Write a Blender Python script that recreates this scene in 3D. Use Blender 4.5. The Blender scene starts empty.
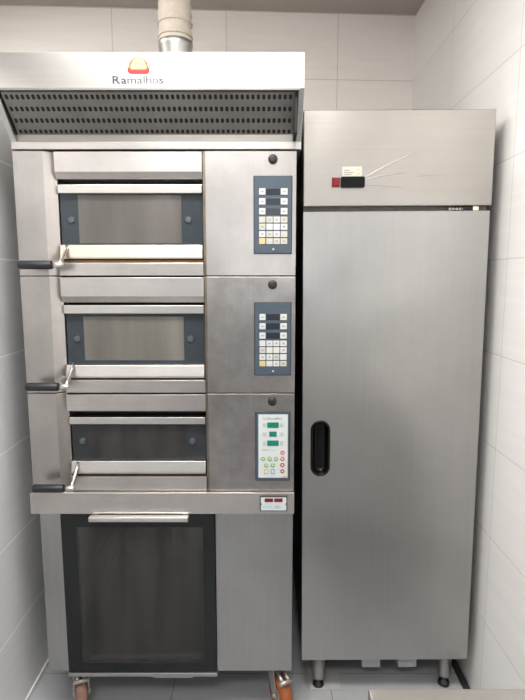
import bpy, bmesh, math, random
from mathutils import Vector, Matrix
random.seed(4)
PI = math.pi
scene = bpy.context.scene
COL = scene.collection

# ------------------------------------------------------------------ materials
def new_mat(name):
    m = bpy.data.materials.new(name); m.use_nodes = True
    nt = m.node_tree
    b = nt.nodes['Principled BSDF']
    return m, nt, b

def plain(name, col, rough=.5, metal=0., spec=.5, emit=None, estr=0., bump=0., bscale=200, var=0.):
    m, nt, b = new_mat(name)
    b.inputs['Base Color'].default_value = (*col, 1)
    b.inputs['Roughness'].default_value = rough
    b.inputs['Metallic'].default_value = metal
    b.inputs['Specular IOR Level'].default_value = spec
    if emit:
        b.inputs['Emission Color'].default_value = (*emit, 1)
        b.inputs['Emission Strength'].default_value = estr
    tc = nt.nodes.new('ShaderNodeTexCoord')
    n = nt.nodes.new('ShaderNodeTexNoise'); n.inputs['Scale'].default_value = bscale
    n.inputs['Detail'].default_value = 3
    nt.links.new(tc.outputs['Object'], n.inputs['Vector'])
    if bump:
        bp = nt.nodes.new('ShaderNodeBump'); bp.inputs['Strength'].default_value = bump
        bp.inputs['Distance'].default_value = .002
        nt.links.new(n.outputs['Fac'], bp.inputs['Height'])
        nt.links.new(bp.outputs['Normal'], b.inputs['Normal'])
    if var:
        mx = nt.nodes.new('ShaderNodeMix'); mx.data_type = 'RGBA'
        mx.inputs['A'].default_value = (*[c*(1-var) for c in col], 1)
        mx.inputs['B'].default_value = (*[min(1, c*(1+var)) for c in col], 1)
        nt.links.new(n.outputs['Fac'], mx.inputs['Factor'])
        nt.links.new(mx.outputs['Result'], b.inputs['Base Color'])
    return m

def steel(name, col=(.60,.585,.56), rough=.34, grain='x', stain=.25, blotch=3.0, brush=.10, wave=.02, aniso=.0, stain_col=None):
    """brushed stainless: long stretched noise for the grain, soft noise for smears"""
    m, nt, b = new_mat(name)
    L = nt.links
    b.inputs['Metallic'].default_value = 1
    tc = nt.nodes.new('ShaderNodeTexCoord')
    mp = nt.nodes.new('ShaderNodeMapping')
    s = {'x': (3, 130, 130), 'z': (130, 130, 3)}[grain]
    mp.inputs['Scale'].default_value = s
    L.new(tc.outputs['Object'], mp.inputs['Vector'])
    g = nt.nodes.new('ShaderNodeTexNoise'); g.inputs['Scale'].default_value = 1; g.inputs['Detail'].default_value = 2
    L.new(mp.outputs['Vector'], g.inputs['Vector'])
    sm = nt.nodes.new('ShaderNodeTexNoise'); sm.inputs['Scale'].default_value = blotch; sm.inputs['Detail'].default_value = 6
    sm.inputs['Roughness'].default_value = .65
    L.new(tc.outputs['Object'], sm.inputs['Vector'])
    rp = nt.nodes.new('ShaderNodeValToRGB')
    rp.color_ramp.elements[0].position = .32; rp.color_ramp.elements[1].position = .68
    L.new(sm.outputs['Fac'], rp.inputs['Fac'])
    mx = nt.nodes.new('ShaderNodeMix'); mx.data_type = 'RGBA'
    sc = stain_col or tuple(c*(1-stain) for c in col)
    mx.inputs['A'].default_value = (*sc, 1); mx.inputs['B'].default_value = (*col, 1)
    L.new(rp.outputs['Color'], mx.inputs['Factor'])
    m2 = nt.nodes.new('ShaderNodeMix'); m2.data_type = 'RGBA'; m2.blend_type = 'MULTIPLY'
    m2.inputs['Factor'].default_value = brush*2
    L.new(mx.outputs['Result'], m2.inputs['A']); L.new(g.outputs['Color'], m2.inputs['B'])
    bw = nt.nodes.new('ShaderNodeRGBToBW'); 
    L.new(g.outputs['Fac'], m2.inputs['B'])
    L.new(m2.outputs['Result'], b.inputs['Base Color'])
    ad = nt.nodes.new('ShaderNodeMath'); ad.operation = 'MULTIPLY_ADD'
    ad.inputs[1].default_value = -.12; ad.inputs[2].default_value = rough + .07
    L.new(sm.outputs['Fac'], ad.inputs[0])
    L.new(ad.outputs['Value'], b.inputs['Roughness'])
    # gentle oil-canning of the sheet: the normal itself wanders with a soft noise
    wv = nt.nodes.new('ShaderNodeTexNoise'); wv.inputs['Scale'].default_value = 3.0; wv.inputs['Detail'].default_value = 1.5
    L.new(tc.outputs['Object'], wv.inputs['Vector'])
    ge = nt.nodes.new('ShaderNodeNewGeometry')
    def vm(op, a, c):
        n = nt.nodes.new('ShaderNodeVectorMath'); n.operation = op
        for k, q in enumerate((a, c)):
            if q is None: continue
            if isinstance(q, tuple): n.inputs[k].default_value = q
            else: L.new(q, n.inputs[k])
        return n.outputs['Vector']
    d1 = vm('MULTIPLY', vm('SUBTRACT', wv.outputs['Color'], (.5,.5,.5)), (wave*6,)*3)
    L.new(vm('NORMALIZE', vm('ADD', ge.outputs['Normal'], d1), None), b.inputs['Normal'])
    return m

def tile_mat(name, ax, col, off_u, off_v, w, h, grout=(.42,.40,.38), rough=.35, mort=.004):
    """stack-bond tiles; ax = axis used as the horizontal one ('X' or 'Y'), v = Z (or Y for floors)"""
    m, nt, b = new_mat(name); L = nt.links
    tc = nt.nodes.new('ShaderNodeTexCoord')
    sp = nt.nodes.new('ShaderNodeSeparateXYZ'); L.new(tc.outputs['Object'], sp.inputs['Vector'])
    cb = nt.nodes.new('ShaderNodeCombineXYZ')
    def sh(out, o):
        a = nt.nodes.new('ShaderNodeMath'); a.operation = 'SUBTRACT'; a.inputs[1].default_value = o
        L.new(sp.outputs[out], a.inputs[0]); return a.outputs['Value']
    u, v = ('X','Y') if ax == 'F' else (ax, 'Z')
    L.new(sh(u, off_u), cb.inputs['X']); L.new(sh(v, off_v), cb.inputs['Y'])
    br = nt.nodes.new('ShaderNodeTexBrick')
    br.offset = 0; br.squash = 1
    br.inputs['Scale'].default_value = 1
    br.inputs['Brick Width'].default_value = w; br.inputs['Row Height'].default_value = h
    br.inputs['Mortar Size'].default_value = mort/2; br.inputs['Mortar Smooth'].default_value = .2
    br.inputs['Color1'].default_value = (*col, 1)
    br.inputs['Color2'].default_value = (*[c*.97 for c in col], 1)
    br.inputs['Mortar'].default_value = (*grout, 1)
    L.new(cb.outputs['Vector'], br.inputs['Vector'])
    mp = nt.nodes.new('ShaderNodeMapping'); mp.inputs['Scale'].default_value = (30, 4, 4) if ax == 'F' else (3, 3, 40)
    L.new(tc.outputs['Object'], mp.inputs['Vector'])
    n = nt.nodes.new('ShaderNodeTexNoise'); n.inputs['Scale'].default_value = 1; n.inputs['Detail'].default_value = 4
    L.new(mp.outputs['Vector'], n.inputs['Vector'])
    mx = nt.nodes.new('ShaderNodeMix'); mx.data_type = 'RGBA'; mx.blend_type = 'MULTIPLY'; mx.inputs['Factor'].default_value = .10
    L.new(br.outputs['Color'], mx.inputs['A']); L.new(n.outputs['Fac'], mx.inputs['B'])
    L.new(mx.outputs['Result'], b.inputs['Base Color'])
    b.inputs['Roughness'].default_value = rough
    bp = nt.nodes.new('ShaderNodeBump'); bp.inputs['Strength'].default_value = .5; bp.inputs['Distance'].default_value = .002
    bp.invert = True
    L.new(br.outputs['Fac'], bp.inputs['Height']); L.new(bp.outputs['Normal'], b.inputs['Normal'])
    return m

def streak_glass(name, c1, c2, rough=.25, metal=.0, scale=(14, 14, 1.2), coat=.0, alpha=1., spec=.5):
    """dirty oven glass: soft vertical grease streaks on a dark pane"""
    m, nt, b = new_mat(name); L = nt.links
    tc = nt.nodes.new('ShaderNodeTexCoord')
    mp = nt.nodes.new('ShaderNodeMapping'); mp.inputs['Scale'].default_value = scale
    L.new(tc.outputs['Object'], mp.inputs['Vector'])
    n = nt.nodes.new('ShaderNodeTexNoise'); n.inputs['Scale'].default_value = 1; n.inputs['Detail'].default_value = 5
    L.new(mp.outputs['Vector'], n.inputs['Vector'])
    rp = nt.nodes.new('ShaderNodeValToRGB'); rp.color_ramp.elements[0].position = .3; rp.color_ramp.elements[1].position = .72
    rp.color_ramp.elements[0].color = (*c1, 1); rp.color_ramp.elements[1].color = (*c2, 1)
    L.new(n.outputs['Fac'], rp.inputs['Fac']); L.new(rp.outputs['Color'], b.inputs['Base Color'])
    b.inputs['Roughness'].default_value = rough; b.inputs['Metallic'].default_value = metal
    b.inputs['Specular IOR Level'].default_value = spec
    b.inputs['Coat Weight'].default_value = coat; b.inputs['Coat Roughness'].default_value = .05
    if alpha < 1:
        tr = nt.nodes.new('ShaderNodeBsdfTransparent'); tr.inputs['Color'].default_value = (.80,.80,.78,1)
        ms = nt.nodes.new('ShaderNodeMixShader'); ms.inputs['Fac'].default_value = alpha
        L.new(tr.outputs['BSDF'], ms.inputs[1]); L.new(b.outputs['BSDF'], ms.inputs[2])
        L.new(ms.outputs['Shader'], nt.nodes['Material Output'].inputs['Surface'])
    return m

M = {}
M['hood'] = steel('hood_steel', (.60,.59,.57), .31, 'x', .12, 2.5, .06, .012)
M['deck'] = steel('deck_steel', (.60,.57,.548), .31, 'x', .20, 5, .04, .020)
M['deckv'] = steel('deck_panel_steel', (.52,.494,.478), .32, 'z', .22, 5, .05, .022)
M['scuffed'] = steel('scuffed_steel', (.46,.435,.42), .31, 'z', .34, 9, .07, .024)
M['rail'] = steel('polished_rail_steel', (.66,.64,.61), .30, 'x', .14, 6, .03, .003)
M['rail_burnt'] = steel('heat_tinted_steel', (.62,.575,.50), .31, 'x', .14, 6, .03, .003)
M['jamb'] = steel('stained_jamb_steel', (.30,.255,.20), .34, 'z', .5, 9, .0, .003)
M['ledge'] = steel('ledge_steel', (.30,.285,.262), .34, 'x', .14, 6, .0, .003)
M['scorch'] = plain('scorched_metal', (.21,.115,.048), .4, .5, var=.5, bscale=24)
M['burnt'] = plain('burnt_brown_metal', (.10,.055,.025), .5, .4, var=.5, bscale=30)
M['fridge'] = steel('fridge_steel', (.475,.468,.457), .32, 'z', .12, 1.6, .045, .034)
M['fascia'] = steel('fridge_fascia_steel', (.47,.448,.42), .33, 'x', .12, 1.6, .045, .022)
M['proof'] = steel('proofer_steel', (.41,.41,.405), .34, 'z', .14, 2.4, .05, .014)
M['filter'] = steel('filter_steel', (.30,.29,.275), .46, 'x', .25, 7, .04, .004)
M['table'] = steel('worktable_steel', (.50,.485,.46), .38, 'x', .12, 4, .05, .004)
M['chrome'] = plain('chrome_metal', (.42,.405,.38), .30, 1., var=.06, bscale=60)
M['dark_in'] = plain('dark_cavity', (.018,.017,.016), .7, var=.3, bscale=20)
M['dark_side'] = plain('dark_side_metal', (.10,.097,.095), .5, .8, var=.2, bscale=8)
M['bolt'] = plain('dull_bolt', (.10,.11,.12), .35, .5, var=.2)
M['hole'] = plain('perforation_black', (.010,.010,.010), .8)
M['rubber'] = plain('black_rubber', (.010,.011,.013), .45, bump=.1, bscale=300, var=.3)
M['black_gloss'] = plain('black_gloss_plastic', (.003,.0033,.0036), .25, 0, .22, var=.3, bscale=40)
M['bezel'] = plain('dark_bezel', (.030,.034,.040), .4, var=.2)
M['slate'] = plain('slate_blue_membrane', (.048,.070,.094), .38, var=.12, bscale=25)
M['display_off'] = plain('dark_display', (.016,.020,.030), .2, var=.4, bscale=300)
M['display_green'] = plain('green_display', (.008,.17,.115), .25, var=.1, bscale=90)
M['display_red'] = plain('red_display', (.15,.008,.012), .25, var=.25, bscale=200)
M['key'] = plain('white_key', (.50,.51,.50), .5, var=.04, bscale=60)
M['key_warm'] = plain('ivory_key', (.44,.43,.37), .5, var=.05, bscale=60)
M['key_yellow'] = plain('yellow_key', (.50,.42,.20), .5, var=.08, bscale=60)
M['key_ink'] = plain('grey_ink', (.27,.28,.30), .6)
M['white_panel'] = plain('white_membrane', (.53,.575,.57), .4, var=.03, bscale=40)
M['red_key'] = plain('red_key_plastic', (.42,.05,.025), .4, var=.08)
M['orange_key'] = plain('orange_key_plastic', (.55,.10,.04), .4, var=.08)
M['green_key'] = plain('green_key_plastic', (.22,.37,.12), .4, var=.1)
M['blue_key'] = plain('blue_key_plastic', (.22,.34,.54), .4, var=.1)
M['grey_key'] = plain('grey_key_plastic', (.40,.44,.43), .4, var=.1)
M['ink'] = plain('dark_ink', (.04,.04,.045), .5)
M['ink_faded'] = plain('faded_ink', (.07,.07,.07), .5)
M['ink_red'] = plain('red_ink', (.55,.05,.05), .5)
M['ink_blue'] = plain('blue_ink', (.12,.20,.42), .5)
M['logo_red'] = plain('emblem_red', (.34,.014,.012), .4, var=.25, bscale=60)
M['logo_orange'] = plain('emblem_orange', (.62,.20,.06), .4, var=.1)
M['logo_cream'] = plain('emblem_cream', (.62,.50,.24), .4, var=.05)
M['sticker'] = plain('white_sticker', (.56,.56,.47), .5, var=.05, bscale=60)
M['red_switch'] = plain('red_rocker', (.20,.010,.016), .25, var=.2)
M['cream'] = plain('cream_plastic', (.72,.68,.55), .5, var=.1)
M['gasket'] = plain('grey_gasket', (.16,.15,.145), .6, var=.3, bscale=60)
M['duct'] = plain('beige_duct_cloth', (.43,.385,.325), .8, bump=.6, bscale=70, var=.14)
M['galv'] = steel('galvanised_collar', (.58,.58,.56), .38, 'z', .25, 12, .08, .004)
M['caster_steel'] = plain('zinc_caster', (.46,.44,.41), .4, .8, var=.3, bscale=30)
M['wheel'] = plain('orange_wheel', (.31,.085,.022), .6, var=.5, bscale=26)
M['wheel_dirty'] = plain('worn_pink_wheel', (.22,.115,.085), .65, var=.5, bscale=26)
M['concrete_tile'] = plain('pale_tile', (.42,.42,.415), .5, var=.08, bscale=40)
M['bracket'] = plain('pale_bracket', (.34,.35,.36), .5, var=.05)
M['slate_glass'] = streak_glass('slate_glass', (.020,.026,.032), (.040,.050,.060), .22, 0, (6,6,3), .0, 1., .4)
M['slate_glass_dark'] = streak_glass('dark_slate_glass', (.014,.016,.019), (.034,.037,.042), .22, 0, (6,6,5), .0, 1., .35)
M['pane_warm'] = streak_glass('dirty_pane_warm', (.070,.063,.057), (.125,.116,.106), .30, .15, (9,9,1.5), .2)
M['pane_grey'] = streak_glass('dirty_pane_grey', (.085,.080,.070), (.175,.168,.148), .30, .15, (10,10,.8), .2)
M['pane_dark'] = streak_glass('sooty_pane_dark', (.014,.014,.015), (.050,.048,.047), .18, .1, (12,12,4), .0, 1., .4)
M['proof_glass'] = streak_glass('smoky_proofer_glass', (.022,.022,.021), (.085,.083,.077), .18, 0, (22,22,2.2), .3, .44)
M['black_frame'] = streak_glass('black_glass_frame', (.006,.008,.0075), (.014,.017,.016), .20, 0, (5,5,2), 0, 1., .28)

# ------------------------------------------------------------------ mesh helpers
class MB:
    def __init__(s): s.bm = bmesh.new()
    def _mark(s, old, mi):
        for f in s.bm.faces:
            if f not in old: f.material_index = mi
    def box(s, x0, x1, y0, y1, z0, z1, bev=.0015, mi=0, seg=2):
        old = set(s.bm.faces) if mi else None
        r = bmesh.ops.create_cube(s.bm, size=1)
        for v in r['verts']:
            v.co = Vector((x0+(v.co.x+.5)*(x1-x0), y0+(v.co.y+.5)*(y1-y0), z0+(v.co.z+.5)*(z1-z0)))
        if bev:
            bev = min(bev, .4*min(abs(x1-x0), abs(y1-y0), abs(z1-z0)))
            es = list({e for v in r['verts'] for e in v.link_edges})
            bmesh.ops.bevel(s.bm, geom=es, offset=bev, segments=seg, affect='EDGES', profile=.5)
        if mi: s._mark(old, mi)
        return s
    def prism(s, pts, axis, a0, a1, mi=0, bev=0):
        """pts: 2-D outline. axis 'x': pts=(y,z); 'y': pts=(x,z); 'z': pts=(x,y)"""
        old = set(s.bm.faces) if mi else None
        f3 = {'x': lambda p, a: (a, p[0], p[1]), 'y': lambda p, a: (p[0], a, p[1]), 'z': lambda p, a: (p[0], p[1], a)}[axis]
        A = [s.bm.verts.new(f3(p, a0)) for p in pts]; B = [s.bm.verts.new(f3(p, a1)) for p in pts]
        n = len(pts); fs = [s.bm.faces.new(A), s.bm.faces.new(list(reversed(B)))]
        for i in range(n): fs.append(s.bm.faces.new((A[i], B[i], B[(i+1)%n], A[(i+1)%n])))
        bmesh.ops.recalc_face_normals(s.bm, faces=fs)
        if bev:
            es = list({e for f in fs for e in f.edges})
            bmesh.ops.bevel(s.bm, geom=es, offset=bev, segments=2, affect='EDGES', profile=.5)
        if mi: s._mark(old, mi)
        return s
    def lathe(s, prof, origin, axis='z', seg=28, mi=0, smooth=True):
        """prof: (radius, along) list"""
        O = Vector(origin); rings = []
        ax = {'x': (Vector((1,0,0)), Vector((0,1,0)), Vector((0,0,1))),
              'y': (Vector((0,1,0)), Vector((0,0,1)), Vector((1,0,0))),
              'z': (Vector((0,0,1)), Vector((1,0,0)), Vector((0,1,0)))}[axis]
        fs = []
        for r, h in prof:
            rings.append([s.bm.verts.new(O+ax[0]*h+(ax[1]*math.cos(2*PI*k/seg)+ax[2]*math.sin(2*PI*k/seg))*max(r, 1e-5)) for k in range(seg)])
        for i in range(len(rings)-1):
            for k in range(seg):
                fs.append(s.bm.faces.new((rings[i][k], rings[i][(k+1)%seg], rings[i+1][(k+1)%seg], rings[i+1][k])))
        fs.append(s.bm.faces.new(list(reversed(rings[0])))); fs.append(s.bm.faces.new(rings[-1]))
        bmesh.ops.recalc_face_normals(s.bm, faces=fs)
        for f in fs: f.smooth = smooth and len(f.verts) == 4; f.material_index = mi
        return s
    def tube(s, pts, r, seg=14, mi=0):
        pts = [Vector(p) for p in pts]; rings = []; fs = []
        rs = r if isinstance(r, (list, tuple)) else [r]*len(pts)
        up = Vector((0,0,1))
        for i, p in enumerate(pts):
            d = (pts[min(i+1, len(pts)-1)]-pts[max(i-1, 0)]).normalized()
            u = d.cross(up)
            if u.length < .05: u = d.cross(Vector((1,0,0)))
            u.normalize(); w = d.cross(u).normalized()
            rings.append([s.bm.verts.new(p+(u*math.cos(2*PI*k/seg)+w*math.sin(2*PI*k/seg))*rs[i]) for k in range(seg)])
        for i in range(len(rings)-1):
            for k in range(seg):
                f = s.bm.faces.new((rings[i][k], rings[i][(k+1)%seg], rings[i+1][(k+1)%seg], rings[i+1][k])); f.smooth = True; fs.append(f)
        fs.append(s.bm.faces.new(list(reversed(rings[0])))); fs.append(s.bm.faces.new(rings[-1]))
        bmesh.ops.recalc_face_normals(s.bm, faces=fs)
        for f in fs: f.material_index = mi
        return s
    def poly(s, pts, mi=0):
        f = s.bm.faces.new([s.bm.verts.new(p) for p in pts]); f.material_index = mi
        return s
    def build(s, name, mats, parent=None):
        me = bpy.data.meshes.new(name); s.bm.to_mesh(me); s.bm.free()
        for m in (mats if isinstance(mats, (list, tuple)) else [mats]): me.materials.append(m)
        o = bpy.data.objects.new(name, me); COL.objects.link(o)
        if parent:
            w = Vector((0,0,0)); q = parent
            while q: w += q.location; q = q.parent
            me.transform(Matrix.Translation(-w))        # part meshes are kept in their thing's own coordinates
            o.parent = parent
        return o

def thing(name, label, cat, loc, group=None):
    o = bpy.data.objects.new(name, None); COL.objects.link(o)
    o.empty_display_size = .1
    o.location = loc; o['label'] = label; o['category'] = cat
    if group: o['group'] = group
    return o
def struct(name, mb, mat):
    o = mb.build(name, mat); o['kind'] = 'structure'; return o
def rrect(x0, x1, z0, z1, r, n=8):
    pts = []
    for cx, cz, a in ((x1-r, z1-r, 0), (x0+r, z1-r, 90), (x0+r, z0+r, 180), (x1-r, z0+r, 270)):
        for k in range(n+1):
            t = math.radians(a+90*k/n); pts.append((cx+r*math.cos(t), cz+r*math.sin(t)))
    return pts
def text_into(mb, s, x0, x1, zb, h, y, mi=0, bold=.0, shear=0.):
    """lettering as flat mesh facing -Y; fitted between x0 and x1, capital height h"""
    cu = bpy.data.curves.new('lettering', 'FONT'); cu.body = s; cu.size = 1; cu.offset = bold; cu.shear = shear
    cu.resolution_u = 3
    ob = bpy.data.objects.new('lettering', cu); COL.objects.link(ob)
    dg = bpy.context.evaluated_depsgraph_get()
    me = bpy.data.meshes.new_from_object(ob.evaluated_get(dg))
    bpy.data.objects.remove(ob); bpy.data.curves.remove(cu)
    xs = [v.co.x for v in me.vertices]; a, b = min(xs), max(xs)
    for v in me.vertices:
        v.co = Vector((x0+(v.co.x-a)/(b-a)*(x1-x0), y, zb+v.co.y/.70*h))
    n0 = len(mb.bm.faces); mb.bm.from_mesh(me); mb.bm.faces.ensure_lookup_table()
    for f in mb.bm.faces[n0:]: f.material_index = mi
    bpy.data.meshes.remove(me)

# ------------------------------------------------------------------ the room
XW, XP, ZC = .80, -.87, 2.905
def wall_quad(a, b, z0, z1, t):
    """vertical slab from a to b (plan points), thickness t to the left of a->b"""
    a, b = Vector(a), Vector(b); d = (b-a).normalized(); n = Vector((-d.y, d.x))*t
    return MB().prism([tuple(a), tuple(b), tuple(b+n), tuple(a+n)], 'z', z0, z1)
TILE = (.76,.715,.665)
struct('wall_back', wall_quad((XW+.1, 2.985), (-2.3, 2.822), 0, ZC, -.1), tile_mat('back_wall_tiles', 'X', (.93,.885,.84), .393-.58*8, 2.58-.322*10, .58, .322, (.64,.595,.555)))
struct('wall_right', MB().box(XW, XW+.1, -2.6, 3.0, 0, ZC, 0), tile_mat('right_wall_tiles', 'Y', (.89,.875,.855), 2.385-.63*10, 2.58-.322*10, .63, .322, (.68,.655,.63)))
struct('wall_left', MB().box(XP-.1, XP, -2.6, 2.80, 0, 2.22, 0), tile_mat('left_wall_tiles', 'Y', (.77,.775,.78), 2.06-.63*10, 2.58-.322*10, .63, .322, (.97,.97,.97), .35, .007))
struct('wall_far_left', MB().box(-2.3, -2.2, -2.6, 2.83, 0, ZC, 0), plain('plain_far_wall', (.62,.58,.54), .7, var=.04, bscale=4))
struct('floor', MB().box(-2.3, XW+.1, -2.6, 3.1, -.08, 0, 0), tile_mat('floor_tiles', 'F', (.42,.43,.445), -.34-.6*8, 1.30-.6*8, .6, .6, (.22,.22,.22), .42))
struct('ceiling', MB().box(-2.3, XW+.1, -2.6, 3.1, ZC, ZC+.08, 0), plain('ceiling_paint', (.47,.415,.375), .85, bump=.15, bscale=90, var=.06))
struct('dark_floor_strip_1', MB().box(.764, .792, 1.62, 2.6, 0.0005, .004, 0), plain('floor_strip_dark', (.02,.02,.02), .7))  # thin near-black strip lying on the floor along the right wall
struct('baseboard_left', MB().box(XP, XP+.006, -2.6, 2.8, 0, .022, .001), plain('pale_sealant', (.74,.74,.73), .6, var=.06))

# ------------------------------------------------------------------ oven stack
XL, XR, Y0, YB = -.771, .105, 1.70, 2.50
XO, XI = -.645, -.186
ZD = [(1.558, 1.942), (1.178, 1.558), (.842, 1.178)]

def keypad(t, x0, x1, z0, z1, y):
    W, H = x1-x0, z1-z0
    X = lambda f: x0+f*W
    Z = lambda f: z1-f*H
    mb = MB().box(x0, x1, y-.006, y, z0, z1, .002)
    mb.box(X(.03), X(.97), y-.0066, y-.004, Z(.985), Z(.015), 0, 1)
    p = mb.build('control_panel', [M['bezel'], M['slate']], t)
    f = y-.0064
    for a, b in ((.162,.244), (.286,.368), (.411,.494)):
        MB().box(X(.324), X(.685), f-.0012, f, Z(b), Z(a), .0004).build('display', M['display_off'], p)
        for c, e in ((.144,.306), (.70,.874)):
            mb = MB().box(X(c), X(e), f-.0020, f, Z(b), Z(a), .0008)
            m_ = (c+e)/2; n_ = (a+b)/2
            mb.box(X(m_-.035), X(m_+.035), f-.0023, f-.0018, Z(n_+.010), Z(n_-.008), 0, 1)
            mb.build('button', [M['key'], M['key_ink']], p)
    rows = ((.52,.597), (.61,.69), (.705,.783), (.797,.872)); cols = ((.144,.306), (.331,.498), (.515,.68), (.70,.874))
    for i, (a, b) in enumerate(rows):
        for j, (c, e) in enumerate(cols):
            mt = M['key_yellow'] if (i, j) == (3, 0) else M['key_warm'] if random.random() < .3 else M['key']
            mb = MB().box(X(c), X(e), f-.0020, f, Z(b), Z(a), .0008)
            if (i*4+j*3) % 5 not in (0, 2) :
                m_ = (c+e)/2; n_ = (a+b)/2
                mb.box(X(m_-.03), X(m_+.03), f-.0023, f-.0018, Z(n_+.012), Z(n_-.012), 0, 1)
            mb.build('button', [mt, M['key_ink']], p)
    c = X(.51); zc = Z(.935); r = .004
    mb = MB().prism([(c-r, zc-r*.6), (c+r, zc-r*.6), (c, zc+r*.9)], 'y', f-.001, f)
    mb.box(c-r, c+r, f-.0012, f, zc-r*1.1, zc-r*.6, 0, 1)
    mb.build('emblem', [M['white_panel'], M['logo_red']], p)

def touch_panel(t, x0, x1, z0, z1, y):
    W, H = x1-x0, z1-z0
    X = lambda f: x0+f*W
    Z = lambda f: z1-f*H
    mb = MB().box(x0, x1, y-.006, y, z0, z1, .002)
    mb.box(X(.03), X(.97), y-.0066, y-.004, Z(.985), Z(.015), 0, 1)
    p = mb.build('control_panel', [M['bezel'], M['slate']], t)
    f = y-.0066
    MB().box(X(.09), X(.926), f-.0008, f+.001, Z(.95), Z(.04), 0).build('face_plate', M['white_panel'], p)
    f -= .0009
    mb = MB(); text_into(mb, 'LUXomBox', X(.24), X(.76), Z(.112), .0075, f-.0002)
    mb.build('lettering', M['ink_faded'], p)
    for c, e, a, b in ((.34,.667,.152,.231), (.398,.61,.283,.357), (.34,.667,.41,.488)):
        MB().box(X(c), X(e), f-.0008, f, Z(b), Z(a), .0003).build('display', M['display_green'], p)
        for g in (.215, .70):
            MB().box(X(g), X(g+.10), f-.001, f, Z((a+b)/2+.028), Z((a+b)/2-.028), .0004).build('button', M['grey_key'], p)
    def dot(u, v, mt, r=.0072):
        mb = MB().lathe([(r, 0), (r, -.0014), (r*.8, -.0018)], (X(u), f, Z(v)), 'y', 18)
        mb.lathe([(r*.42, -.0015), (r*.42, -.0022)], (X(u), f, Z(v)), 'y', 12, 1)
        mb.build('button', [mt, M['white_panel']], p)
    for v, mt in ((.583,'orange_key'), (.674,'orange_key'), (.764,'red_key'), (.855,'red_key')): dot(.778, v, M[mt])
    for u, v in ((.222,.674), (.407,.674), (.593,.674), (.315,.767), (.5,.767)): dot(u, v, M['green_key'])
    for u, mt in ((.315,'key_yellow'), (.50,'blue_key')):
        mb = MB().box(X(u-.06), X(u+.06), f-.0014, f, Z(.895), Z(.82), .0006)
        mb.box(X(u-.03), X(u+.03), f-.0017, f-.001, Z(.875), Z(.84), 0, 1)
        mb.build('button', [M[mt], M['white_panel']], p)
    mb = MB().box(X(.16), X(.62), f-.0004, f, Z(.546), Z(.542), 0)
    for k in range(3): mb.box(X(.22+.05*k), X(.245+.05*k), f-.0006, f, Z(.552), Z(.540), 0, 1)
    mb.build('printed_line', [M['grey_key'], M['ink_red']], p)
    MB().box(X(.78), X(.90), f-.0005, f, Z(.938), Z(.932), 0).build('printed_dash', M['ink_red'], p)

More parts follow.
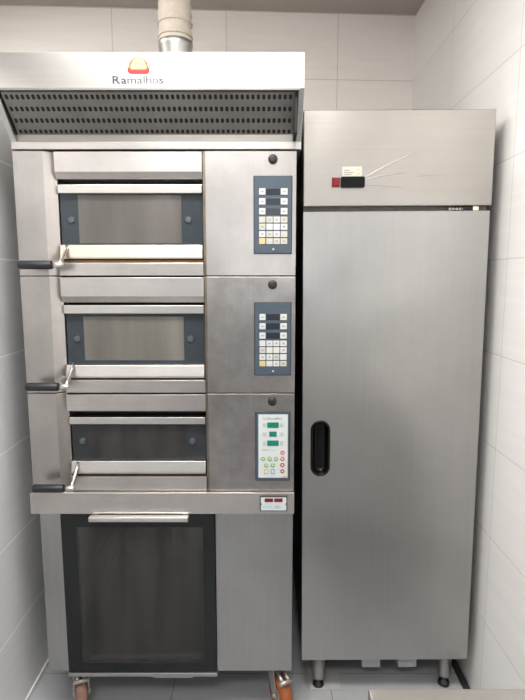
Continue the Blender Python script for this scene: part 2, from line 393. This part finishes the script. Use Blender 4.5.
def deck_oven(i, label, zt, zs, glass, pane, win):
    """zt: (top rail z0, z1), (glass z0, z1), (bottom rail z0, z1), sill top"""
    z0, z1 = ZD[i]
    t = thing('deck_oven', label, 'oven', ((XL+XR)/2, (Y0+YB)/2, z0), 'deck ovens stacked under the hood')
    s = .0016
    MB().box(XL+.002, XR-.002, 1.79, YB, z0, z1, 0).build('housing', M['dark_side'], t)
    MB().box(XO-.005, XI+.005, 1.770, 1.792, z0+.01, z1-.006, 0).build('oven_mouth', M['dark_in'], t)
    MB().prism([(XL, Y0), (-.678, Y0), (XO, Y0+.024), (XO, 1.789), (XL, 1.789)], 'z', z0+s, z1-s, bev=.0012).build('side_panel', M['deckv'], t)
    mb = MB().box(XI+.008, XR, Y0, 1.789, z0+s, z1-s, .0016)
    mb.build('control_fascia', M['scuffed'] if i else M['deckv'], t)
    MB().box(XI, XI+.009, Y0+.004, 1.789, z0+s, z1-s, .001).build('door_jamb', M['jamb'], t)
    # visor above the door
    v0 = z1-.004-(.060 if i < 2 else .056); lip = .020 if i < 2 else .004
    MB().prism([(Y0, z1-.004), (Y0, v0), (Y0+.014, v0-lip), (1.789, v0-lip), (1.789, z1-.004)], 'x', XO+.001, XI-.001, bev=.001).build('visor', M['deck'], t)
    (r0, r1), (g0, g1), (b0, b1) = zt
    # sill below the door
    mb = MB().box(XO+.001, XI-.001, Y0, 1.789, z0+s, zs, .0015)
    mb.build('sill', M['deck'], t)
    MB().box(XO+.002, XI-.002, Y0+.012, 1.769, zs-.001, zs+((b0-zs)*.75 if i == 0 else .003), .001).build('scorched_ledge', M['scorch'] if i == 0 else M['burnt'], t)
    (r0, r1), (g0, g1), (b0, b1) = zt
    yg = 1.729
    door = MB().box(XO+.003, XI-.003, yg-.018, yg+.028, r0, r1, .002).box(XO+.003, XI-.003, yg+.006, yg+.028, b0, r1, .001)
    door = door.build('door', M['rail'], t)
    MB().prism([(yg-.030, b0), (yg-.030, b0+.006), (yg-.022, b1), (yg+.005, b1), (yg+.005, b0)], 'x', XO+.005, XI-.004, bev=.0015).build('lower_rail', M['rail_burnt'] if i == 0 else M['rail'], door)
    MB().box(XO+.004, XI-.004, yg, yg+.006, b1-.002, r0+.002, 0).build('glass_panel', glass, door)
    wz0, wz1 = win
    MB().box(-.585, -.258, yg-.0012, yg+.001, wz0, wz1, 0).build('window_pane', pane, door)
    zc = (g0+g1)/2
    for bx in (-.607, -.236):
        MB().lathe([(.0125, 0), (.0125, -.003), (.010, -.006), (.004, -.0065)], (bx, yg, zc), 'y', 6, smooth=False).build('bolt', M['bolt'], door)
    # lever handle
    zg = z0+.034; yh = 1.640
    h = MB().tube([(-.622, yh, zg), (-.6215, yh+.02, zg+.012), (-.619, yh+.055, zg+.045), (-.618, 1.709, zg+.064)], [.007, .007, .006, .006]).build('handle', M['chrome'], t)
    MB().lathe([(.0115, 0), (.0135, .004), (.0135, .097), (.0115, .101)], (-.744, yh, zg), 'x', 22).build('grip', M['rubber'], h)
    MB().lathe([(.0085, 0), (.0085, .034), (.006, .037)], (-.6475, yh, zg), 'x', 18).build('ferrule', M['rail'], h)
    MB().lathe([(.0145, 0), (.0145, -.006), (.012, -.010), (.005, -.0105)], (.032, Y0, z1-.027), 'y', 22).build('vent_plug', M['rubber'], t)
    return t

d1 = deck_oven(0, 'top steel deck oven of the stack, directly under the extractor hood, with grey keypad', ((1.815,1.842), (1.656,1.815), (1.612,1.656)), 1.600, M['slate_glass'], M['pane_warm'], (1.662,1.812))
keypad(d1, -.028, .093, 1.627, 1.866, Y0)
d2 = deck_oven(1, 'middle steel deck oven of the stack, grey keypad, pale streaked window', ((1.438,1.465), (1.270,1.438), (1.229,1.270)), 1.222, M['slate_glass'], M['pane_grey'], (1.283,1.427))
keypad(d2, -.027, .093, 1.238, 1.477, Y0)
d3 = deck_oven(2, 'lowest steel deck oven with dark sooty window and white touch panel', ((1.070,1.094), (.944,1.070), (.903,.944)), .893, M['slate_glass_dark'], M['pane_dark'], (.952,1.062))
touch_panel(d3, -.024, .092, .880, 1.118, Y0)

# ------------------------------------------------------------------ proofing cabinet under the ovens
t = thing('proofing_cabinet', 'steel proofing cabinet with smoky glass door on orange casters below the ovens', 'cabinet', ((XL+XR)/2, 2.1, 0))
PX0, PX1, PZ0, PZ1 = -.757, .103, .170, .768
DX0, DX1 = -.682, -.162
mb = MB().box(PX0, DX0-.001, 1.705, 2.48, PZ0, PZ1, .0015).box(DX1+.001, PX1, 1.705, 2.48, PZ0, PZ1, .0015)
mb.box(DX0-.002, DX1+.002, 1.74, 2.48, PZ0, PZ0+.05, 0).box(DX0-.002, DX1+.002, 1.74, 2.48, PZ1-.02, PZ1, 0).box(DX0-.002, DX1+.002, 2.44, 2.48, PZ0, PZ1, 0)
mb.build('body', M['proof'], t)
MB().box(-.778, XR+.001, 1.685, 2.50, PZ1-.001, .842, .002).build('top_band', M['deck'], t)
for sx, d in ((DX0-.001, 1), (DX1+.001, -1)):
    for k in range(7):
        z = .27+.066*k
        MB().prism([(sx, z), (sx+d*.022, z), (sx+d*.022, z+.003), (sx+d*.003, z+.003), (sx+d*.003, z+.016), (sx, z+.016)], 'y', 1.76, 2.42).build('tray_runner', M['proof'], t)
# glass door
fr = MB()
fr.box(DX0, DX0+.052, 1.690, 1.716, PZ0+.008, PZ1-.004, .002).box(DX1-.040, DX1, 1.690, 1.716, PZ0+.008, PZ1-.004, .002)
fr.box(DX0+.05, DX1-.038, 1.6905, 1.716, PZ1-.050, PZ1-.0045, 0).box(DX0+.05, DX1-.038, 1.6905, 1.716, PZ0+.0085, PZ0+.042, 0)
door = fr.build('door', M['black_frame'], t)
MB().box(DX0+.05, DX1-.038, 1.6915, 1.700, PZ0+.040, PZ1-.048, 0).build('glass_pane', M['proof_glass'], door)
MB().box(DX0+.075, DX1-.055, 1.703, 1.712, PZ0+.046, PZ0+.062, .001).build('inner_sill', M['rail'], door)
mb = MB().box(-.577, -.245, 1.655, 1.680, .751, .769, .005)
mb.box(-.573, -.551, 1.676, 1.692, .752, .764, .002).box(-.271, -.249, 1.676, 1.692, .752, .764, .002)
mb.build('handle', M['rail'], door)
MB().box(DX0, DX1+.004, 1.684, 1.712, PZ0-.006, PZ0+.007, .002).box(-.385, -.245, 1.686, 1.708, PZ0-.013, PZ0-.004, .002).build('bottom_rail', M['proof'], door)
# thermostat
mb = MB().box(-.009, .083, 1.679, 1.685, .779, .832, .002)
pts = [(-.0055,.783), (.0795,.783), (.0795,.801), (.075,.805), (.0795,.809), (.0795,.8285), (-.0055,.8285), (-.0055,.809), (-.001,.805), (-.0055,.801)]
mb.prism(pts, 'y', 1.6782, 1.6795, 1)
th = mb.build('thermostat', [M['bezel'], M['white_panel']], t)
for a, b in ((.007,.0355), (.0385,.067)):
    MB().box(a, b, 1.6772, 1.6784, .8125, .8255, .0004).build('display', M['display_red'], th)
mb = MB()
text_into(mb, 'Fibo', .040, .060, .7905, .010, 1.6779, 0, 0, .4)
for k in range(5): mb.box(-.001+.007*k, .0035+.007*k, 1.6778, 1.6784, .795, .7965, 0)
mb.build('lettering', M['ink_blue'], th)
# casters
def caster(x, y, rz, mat, front):
    c = MB().box(x-.045, x+.045, y-.04, y+.04, PZ0-.006, PZ0, .001)
    c.lathe([(.024, PZ0-.022), (.030, PZ0-.006)], (x, y, 0), 'z', 20)
    R = Matrix.Rotation(rz, 4, 'Z'); o = Vector((x, y, 0))
    def P3(u, v, z): return tuple(o+(R@Vector((u, v, 0)))+Vector((0,0,z)))
    for sgn in (-1, 1):
        A = [(-.022, PZ0-.02), (.022, PZ0-.02), (.050, .075), (.050, .050), (.030, .044), (.006, .075)]
        va = [c.bm.verts.new(P3(p[0], sgn*.024, p[1])) for p in A]; vb = [c.bm.verts.new(P3(p[0], sgn*.0275, p[1])) for p in A]
        fs = [c.bm.faces.new(va), c.bm.faces.new(list(reversed(vb)))]
        for k in range(6): fs.append(c.bm.faces.new((va[k], vb[k], vb[(k+1)%6], va[(k+1)%6])))
        bmesh.ops.recalc_face_normals(c.bm, faces=fs)
    n0 = len(c.bm.verts)
    # fork crown and axle
    q = [P3(-.022,-.0275,PZ0-.022), P3(.022,-.0275,PZ0-.022), P3(.022,.0275,PZ0-.022), P3(-.022,.0275,PZ0-.022)]
    c.poly(q)
    c.tube([P3(.036,-.034,.060), P3(.036,.034,.060)], .008, 12)
    if front:
        c.tube([P3(.030,-.012,.142), P3(.072,-.012,.128)], .007, 10); c.tube([P3(.030,.012,.142), P3(.072,.012,.128)], .007, 10)
        c.tube([P3(.072,-.026,.128), P3(.072,.026,.128)], .008, 10)
    ob = c.build('caster', M['caster_steel'], t)
    w = MB(); w.lathe([(.030,-.019), (.052,-.019), (.060,-.013), (.060,.013), (.052,.019), (.030,.019)], (0,0,0), 'y', 32)
    w.lathe([(.022,-.021), (.022,.021)], (0,0,0), 'y', 20, 1)
    for v in w.bm.verts: v.co = Vector(P3(v.co.x+.036, v.co.y, v.co.z+.060))
    w.build('wheel', [mat, M['caster_steel']], ob)
caster(-.672, 1.775, math.radians(-70), M['wheel_dirty'], True)
caster(.050, 1.765, math.radians(-62), M['wheel'], True)
caster(-.672, 2.40, math.radians(80), M['wheel'], False)
caster(.045, 2.40, math.radians(60), M['wheel'], False)

# ------------------------------------------------------------------ extractor hood and duct
HX0, HX1, HY, HZ0, HZ1 = -.771, .119, 1.590, 2.086, 2.182
t = thing('extractor_hood', 'long steel extractor hood with perforated filters on top of the oven stack', 'hood', ((XL+XR)/2, 2.0, 1.942))
cheek = [(HY, HZ1), (HY, HZ0), (Y0-.002, 1.966), (Y0-.002, 1.9435), (2.48, 1.9435), (2.48, HZ1)]
mb = MB()
mb.prism(cheek, 'x', HX1-.016, HX1, bev=.001).prism(cheek, 'x', HX0, HX0+.016, bev=.001)
mb.box(HX0+.015, HX1-.015, HY, HY+.012, HZ0, HZ1, .0015)
mb.box(HX0+.015, HX1-.015, HY+.01, 2.48, HZ1-.012, HZ1, .001).box(HX0+.015, HX1-.015, 2.46, 2.48, 1.945, HZ1, 0)
mb.build('canopy', M['hood'], t)
MB().box(HX0+.014, HX1-.012, HY-.001, HY+.020, HZ0-.006, HZ0+.001, .0015).build('lower_lip', M['filter'], t)
# sloping perforated filter
A = Vector((0, HY+.014, HZ0-.003)); B = Vector((0, Y0+.004, 1.990)); D = B-A; nrm = Vector((0, -D.z, D.y)).normalized()
if nrm.z > 0: nrm = -nrm
FX0, FX1 = HX0+.020, HX1-.026
mb = MB().prism([(A.y, A.z), (B.y, B.z), (B.y+.012, B.z+.010), (A.y+.012, A.z+.010)], 'x', FX0, FX1)
def hole(x, s, hw, hl):
    pts = []
    for sg in (1, -1):
        for k in range(7):
            a = PI*k/6
            u = x+sg*hw*math.cos(a); v = sg*(hl-hw*.9)+sg*hw*math.sin(a)*.9
            pts.append(tuple(Vector((u, 0, 0))+A+D*s+D.normalized()*v+nrm*.0006))
    return pts
n = 54
for s in (.13, .40, .67, .93):
    for k in range(n):
        x = FX0+.012+(FX1-FX0-.024)*k/(n-1)
        mb.poly(hole(x, s, .0048, .0078 if s < .9 else .0065), 1)
mb.build('filter_panel', [M['filter'], M['hole']], t)
MB().box(FX1, FX1+.008, HY+.016, Y0+.01, 1.97, HZ0+.02, 0).build('filter_slot', M['hole'], t)
MB().box(HX0+.016, HX1-.016, Y0+.004, 1.78, 1.966, 1.990, .0015).build('drip_channel', M['ledge'], t)
MB().box(HX0+.001, HX1-.013, Y0-.006, 1.78, 1.943, 1.9655, .002).build('base_ledge', M['deck'], t)
# emblem and lettering
def loaf(cx, cz, w, h, n=12):
    pts = []
    for k in range(n+1):                                   # domed top, narrower than the rounded base
        a = PI*k/n; pts.append((cx+w*.40*math.cos(a)*(1-.22*math.sin(a)), cz-h*.02+h*.52*math.sin(a)**.75))
    pts += [(cx-w*.47, cz-h*.22), (cx-w*.47, cz-h*.38), (cx-w*.36, cz-h*.5), (cx+w*.36, cz-h*.5), (cx+w*.47, cz-h*.38), (cx+w*.47, cz-h*.22)]
    return pts
ex, ez = -.3495, 2.146
mb = MB()
mb.prism(loaf(ex, ez, .066, .045), 'y', HY-.0012, HY+.001)
mb.prism(loaf(ex, ez+.0045, .054, .034), 'y', HY-.0016, HY-.001, 1)
mb.prism(loaf(ex+.001, ez+.0055, .046, .030), 'y', HY-.0020, HY-.0014, 2)
mb.box(ex-.010, ex+.010, HY-.0023, HY-.0018, ez+.004, ez+.0055, 0, 1)
mb.build('emblem', [M['logo_red'], M['logo_orange'], M['logo_cream']], t)
mb = MB()
tx0, tx1 = -.424, -.280; tz = 2.0975; th_ = .0205
ws = [('R',.0235,0), ('a',.0165,0), ('m',.0265,1), ('a',.0165,1), ('l',.0065,2), ('h',.0165,1), ('o',.0175,1), ('s',.0135,0)]
x = tx0; tot = sum(w for _, w, _ in ws)+.0022*7; k = (tx1-tx0)/tot
for ch, w, mi in ws:
    text_into(mb, ch, x, x+w*k, tz, th_, HY-.0006, mi, .018 if mi == 0 else .006); x += (w+.0022)*k
mb.build('lettering', [M['ink'], M['ink_faded'], plain('rubbed_ink', (.18,.18,.18), .5)], t)

t = thing('exhaust_duct', 'beige cloth exhaust duct rising from the hood to the ceiling', 'duct', (-.322, 2.10, HZ1))
prof = []; N = 60; za, zb = 2.405, ZC
for k in range(N+1):
    f = k/N; prof.append((.0605+.0016*math.sin(k*1.7)+.0012*math.sin(k*.6+1)-.002*f, za+(zb-za)*f))
MB().lathe(prof, (-.322, 2.10, 0), 'z', 36).build('sleeve', M['duct'], t)
MB().lathe([(.049, HZ1), (.050, 2.32), (.062, 2.392), (.0635, 2.398), (.0635, 2.412), (.060, 2.414)], (-.322, 2.10, 0), 'z', 36).build('collar', M['galv'], t)
mb = MB()
for z in (2.43, 2.475):
    mb.lathe([(.0605, z-.004), (.0645, z-.003), (.0645, z+.003), (.0605, z+.004)], (-.322, 2.10, 0), 'z', 36)
mb.build('strap', M['duct'], t)

# ------------------------------------------------------------------ upright fridge
FX0, FX1, FY, FYB, FZ0, FZ1 = .1385, .7575, 1.79, 2.44, .145, 2.086
fr = thing('upright_fridge', 'tall single-door stainless steel fridge standing against the right wall', 'fridge', (.448, 2.11, 0))
t = fr
MB().box(FX0+.003, FX1-.003, FY+.052, FYB, FZ0, FZ1-.002, .002).build('body', M['dark_side'], t)
fa = MB().box(FX0, FX1, FY, FY+.053, 1.7845, FZ1, .003).build('top_fascia', M['fascia'], t)
MB().box(FX0+.003, FX1-.004, FY+.030, FY+.053, 1.764, 1.786, 0).build('door_gasket', M['gasket'], t)
# door with a pocket for the grip
hx0, hx1, hz0, hz1 = .167, .235, .860, 1.061
def plate_with_hole(outer, inner, y0, y1):
    """outer rectangle with a stadium pocket; both outlines carry the same number of points"""
    mb = MB(); bm = mb.bm
    x0, x1, z0, z1 = outer; cx, cz = (inner[0]+inner[1])/2, (inner[2]+inner[3])/2
    ins = rrect(*inner, (inner[1]-inner[0])/2-.0005, 10); out = []
    m = len(ins)//4
    cor = [(x1, z1), (x0, z1), (x0, z0), (x1, z0)]
    for q in range(4): out += [cor[q]]*m
    fr_i = [bm.verts.new((p[0], y0, p[1])) for p in ins]; bk_i = [bm.verts.new((p[0], y0+.03, p[1])) for p in ins]
    cv = [bm.verts.new((p[0], y0, p[1])) for p in cor]; cb = [bm.verts.new((p[0], y1, p[1])) for p in cor]
    fs = []; K = len(ins)
    for i in range(K):
        j = (i+1) % K; a, b = cv[i//m], cv[j//m]
        fs.append(bm.faces.new((fr_i[i], fr_i[j], b, a) if a is not b else (fr_i[i], fr_i[j], a)))
        fs.append(bm.faces.new((fr_i[i], fr_i[j], bk_i[j], bk_i[i])))
    fs.append(bm.faces.new(bk_i))
    for q in range(4):
        r = (q+1) % 4; fs.append(bm.faces.new((cv[q], cv[r], cb[r], cb[q])))
    fs.append(bm.faces.new(cb))
    bmesh.ops.recalc_face_normals(bm, faces=fs)
    return mb
FD0, FD1 = FX0+.0005, FX1-.005
d = plate_with_hole((FD0, FD1, FZ0, 1.7675), (hx0+.003, hx1-.003, hz0+.003, hz1-.003), FY, FY+.048).build('door', M['fridge'], t)
# black grip cup: rim ring plus bowl
mb = MB(); bm = mb.bm
def ring(x0, x1, z0, z1, y): return [bm.verts.new((p[0], y, p[1])) for p in rrect(x0, x1, z0, z1, (x1-x0)/2-.0004, 10)]
rs = []
for ins, y in ((0, FY+.0005), (0, FY-.004), (.002, FY-.006), (.006, FY-.006), (.0085, FY-.003), (.010, FY+.012), (.014, FY+.021), (.022, FY+.024)):
    rs.append(ring(hx0+ins, hx1-ins, hz0+ins, hz1-ins, y))
fs = []
for a, b in zip(rs, rs[1:]):
    for i in range(len(a)):
        j = (i+1) % len(a); fs.append(bm.faces.new((a[i], a[j], b[j], b[i])))
fs.append(bm.faces.new(rs[-1]))
bmesh.ops.recalc_face_normals(bm, faces=fs)
for f in fs: f.smooth = True
if fs[-1].normal.y > 0: bmesh.ops.reverse_faces(bm, faces=fs)
mb.build('recessed_handle', M['black_gloss'], d)
# thermostat, rocker switch, sticker and the creases of the film beside them
mb = MB().prism(rrect(.259, .338, 1.843, 1.878, .006), 'y', FY-.009, FY+.001, bev=.0015)
th = mb.build('thermostat', M['black_gloss'], fa)
mb = MB().box(.231, .257, FY-.003, FY+.001, 1.845, 1.876, .0012).box(.235, .253, FY-.007, FY-.002, 1.849, 1.872, .002)
mb.build('rocker_switch', M['red_switch'], fa)
mb = MB().box(.265, .3285, FY-.001, FY+.0005, 1.8785, 1.910, 0)
for r_ in range(3):
    mb.box(.271, .271+(.018, .030, .024)[r_], FY-.0014, FY-.0005, 1.8975-.0065*r_, 1.899-.0065*r_, 0, 1)
for z in (1.888, 1.901): mb.prism([(.313, z-.003), (.321, z-.003), (.317, z+.004)], 'y', FY-.0014, FY-.0005, 2)
mb.build('sticker', [M['sticker'], M['ink_faded'], M['key_yellow']], fa)
def crease(p0, p1, w):
    mb = MB(); n = 10; L = []; 
    for k in range(n+1):
        f = k/n; x = p0[0]+(p1[0]-p0[0])*f; z = p0[1]+(p1[1]-p0[1])*f+.004*math.sin(f*PI)
        ww = w*(math.sin(PI*min(1, .12+f*.88)))**.7*.5+.0002
        L.append([mb.bm.verts.new((x, FY-.0001, z-ww)), mb.bm.verts.new((x, FY-.0009, z)), mb.bm.verts.new((x, FY-.0001, z+ww))])
    for a, b in zip(L, L[1:]):
        for j in range(2):
            f = mb.bm.faces.new((a[j], b[j], b[j+1], a[j+1])); f.smooth = True
    mb.build('film_crease', M['fascia'], fa)
crease((.341, 1.876), (.520, 1.960), .0055)
crease((.342, 1.868), (.480, 1.890), .0050)
crease((.341, 1.852), (.470, 1.838), .0040)
crease((.500, 1.872), (.600, 1.884), .0030)
# hinge at the top right of the door
mb = MB().box(.668, .716, FY+.006, FY+.05, 1.7685, 1.7835, .002).box(.640, .668, FY+.014, FY+.05, 1.770, 1.7815, .001)
h = mb.build('hinge', M['hole'], t)
MB().box(.698, .718, FY+.004, FY+.04, 1.7685, 1.7825, .003).build('hinge_cap', M['cream'], h)
mb = MB()
for k in range(5): mb.lathe([(.0045, 0), (.0045, .006)], (.625+.011*k, FY+.012, 1.7755), 'y', 10)
mb.build('hinge_screw', M['caster_steel'], t)
for x, y, zf in ((.206, 1.838, .006), (.690, 1.845, 0), (.206, 2.38, 0), (.690, 2.38, 0)):
    lg = MB().lathe([(.029, FZ0), (.029, FZ0-.006), (.026, FZ0-.008), (.026, .085), (.024, .082), (.0235, .044), (.020, .036)], (x, y, 0), 'z', 24).build('leg', M['chrome'], t)
    MB().lathe([(.012, .036), (.012, .016), (.021, .012), (.022, zf+.0005), (.020, zf)], (x, y, 0), 'z', 20).build('foot', M['rubber'], lg)
for a in (.372, .510):
    MB().box(a, a+.070, FY+.045, FY+.075, FZ0-.068, FZ0+.001, .002).build('drain_bracket', M['bracket'], t)
fr.rotation_euler.y = math.radians(-.40)     # the fridge leans a hair to the left
fr.location.x += .008; fr.location.z += .0018

o = MB().box(.178, .300, 1.812, 1.955, .0004, .006, .001).build('floor_tile', M['concrete_tile'])
o['label'] = 'loose pale square tile lying under the left front foot of the fridge'; o['category'] = 'tile'

# ------------------------------------------------------------------ worktable in the foreground
t = thing('worktable', 'stainless steel worktable in the near right corner, only its back edge showing', 'table', (.49, .50, 0))
TX0, TX1, TY0, TY1, TZ = .183, .785, .16, .830, .850
MB().box(TX0, TX1, TY0, TY1, TZ-.040, TZ, .003, seg=3).build('tabletop', M['table'], t)
MB().box(TX0+.03, TX1-.03, TY0+.03, TY1-.03, TZ-.10, TZ-.039, .001).build('apron', M['table'], t)
for x in (TX0+.055, TX1-.055):
    for y in (TY0+.055, TY1-.055):
        lg = MB().box(x-.02, x+.02, y-.02, y+.02, .02, TZ-.041, .003).build('leg', M['table'], t)
        MB().lathe([(.018, .022), (.018, .012), (.023, .008), (.023, 0)], (x, y, 0), 'z', 18).build('foot', M['rubber'], lg)
MB().box(TX0+.04, TX1-.04, TY0+.04, TY1-.04, .20, .22, .002).build('lower_shelf', M['table'], t)

# ------------------------------------------------------------------ light
def area(name, loc, rot, sx, sy, power, col):
    l = bpy.data.lights.new(name, 'AREA'); l.shape = 'RECTANGLE'; l.size = sx; l.size_y = sy; l.energy = power; l.color = col
    o = bpy.data.objects.new(name, l); COL.objects.link(o); o.location = loc; o.rotation_euler = rot
    return o
area('ceiling_lamp_light', (-.30, .80, ZC-.03), (0, 0, 0), 1.2, .5, 54, (1.0,.975,.945))
area('ceiling_lamp_light', (-.28, -.75, ZC-.03), (0, 0, 0), 1.1, .35, 34, (1.0,.975,.945))
area('back_wall_fill_light', (-1.35, 1.75, ZC-.03), (0, math.radians(-18), 0), .5, .5, 28, (1.0,.965,.92))  # added unseen fill from the left, brightens the back wall
area('rear_streak_light', (-1.25, -2.5, 1.85), (math.radians(90), 0, 0), .5, 1.7, 16, (.95,.98,1.0))  # added tall light behind the camera, streaks the steel fronts; no window modelled
area('rear_streak_light', (.12, -2.5, 1.85), (math.radians(90), 0, 0), .35, .7, 9, (.95,.98,1.0))  # second added light, puts a bright spot low on the top control panel
w = bpy.data.worlds.new('world'); scene.world = w; w.use_nodes = True
w.node_tree.nodes['Background'].inputs['Color'].default_value = (.80,.80,.82,1)
w.node_tree.nodes['Background'].inputs['Strength'].default_value = .30

# ------------------------------------------------------------------ camera
cd = bpy.data.cameras.new('camera'); cam = bpy.data.objects.new('camera', cd); COL.objects.link(cam)
cd.sensor_fit = 'AUTO'; cd.sensor_width = 36; cd.lens = 530/700*36
cd.clip_start = .02
cam.location = (0, 0, 1.56); cam.rotation_euler = (math.radians(82), 0, 0)
scene.camera = cam
scene.view_settings.view_transform = 'Standard'
scene.view_settings.exposure = 0
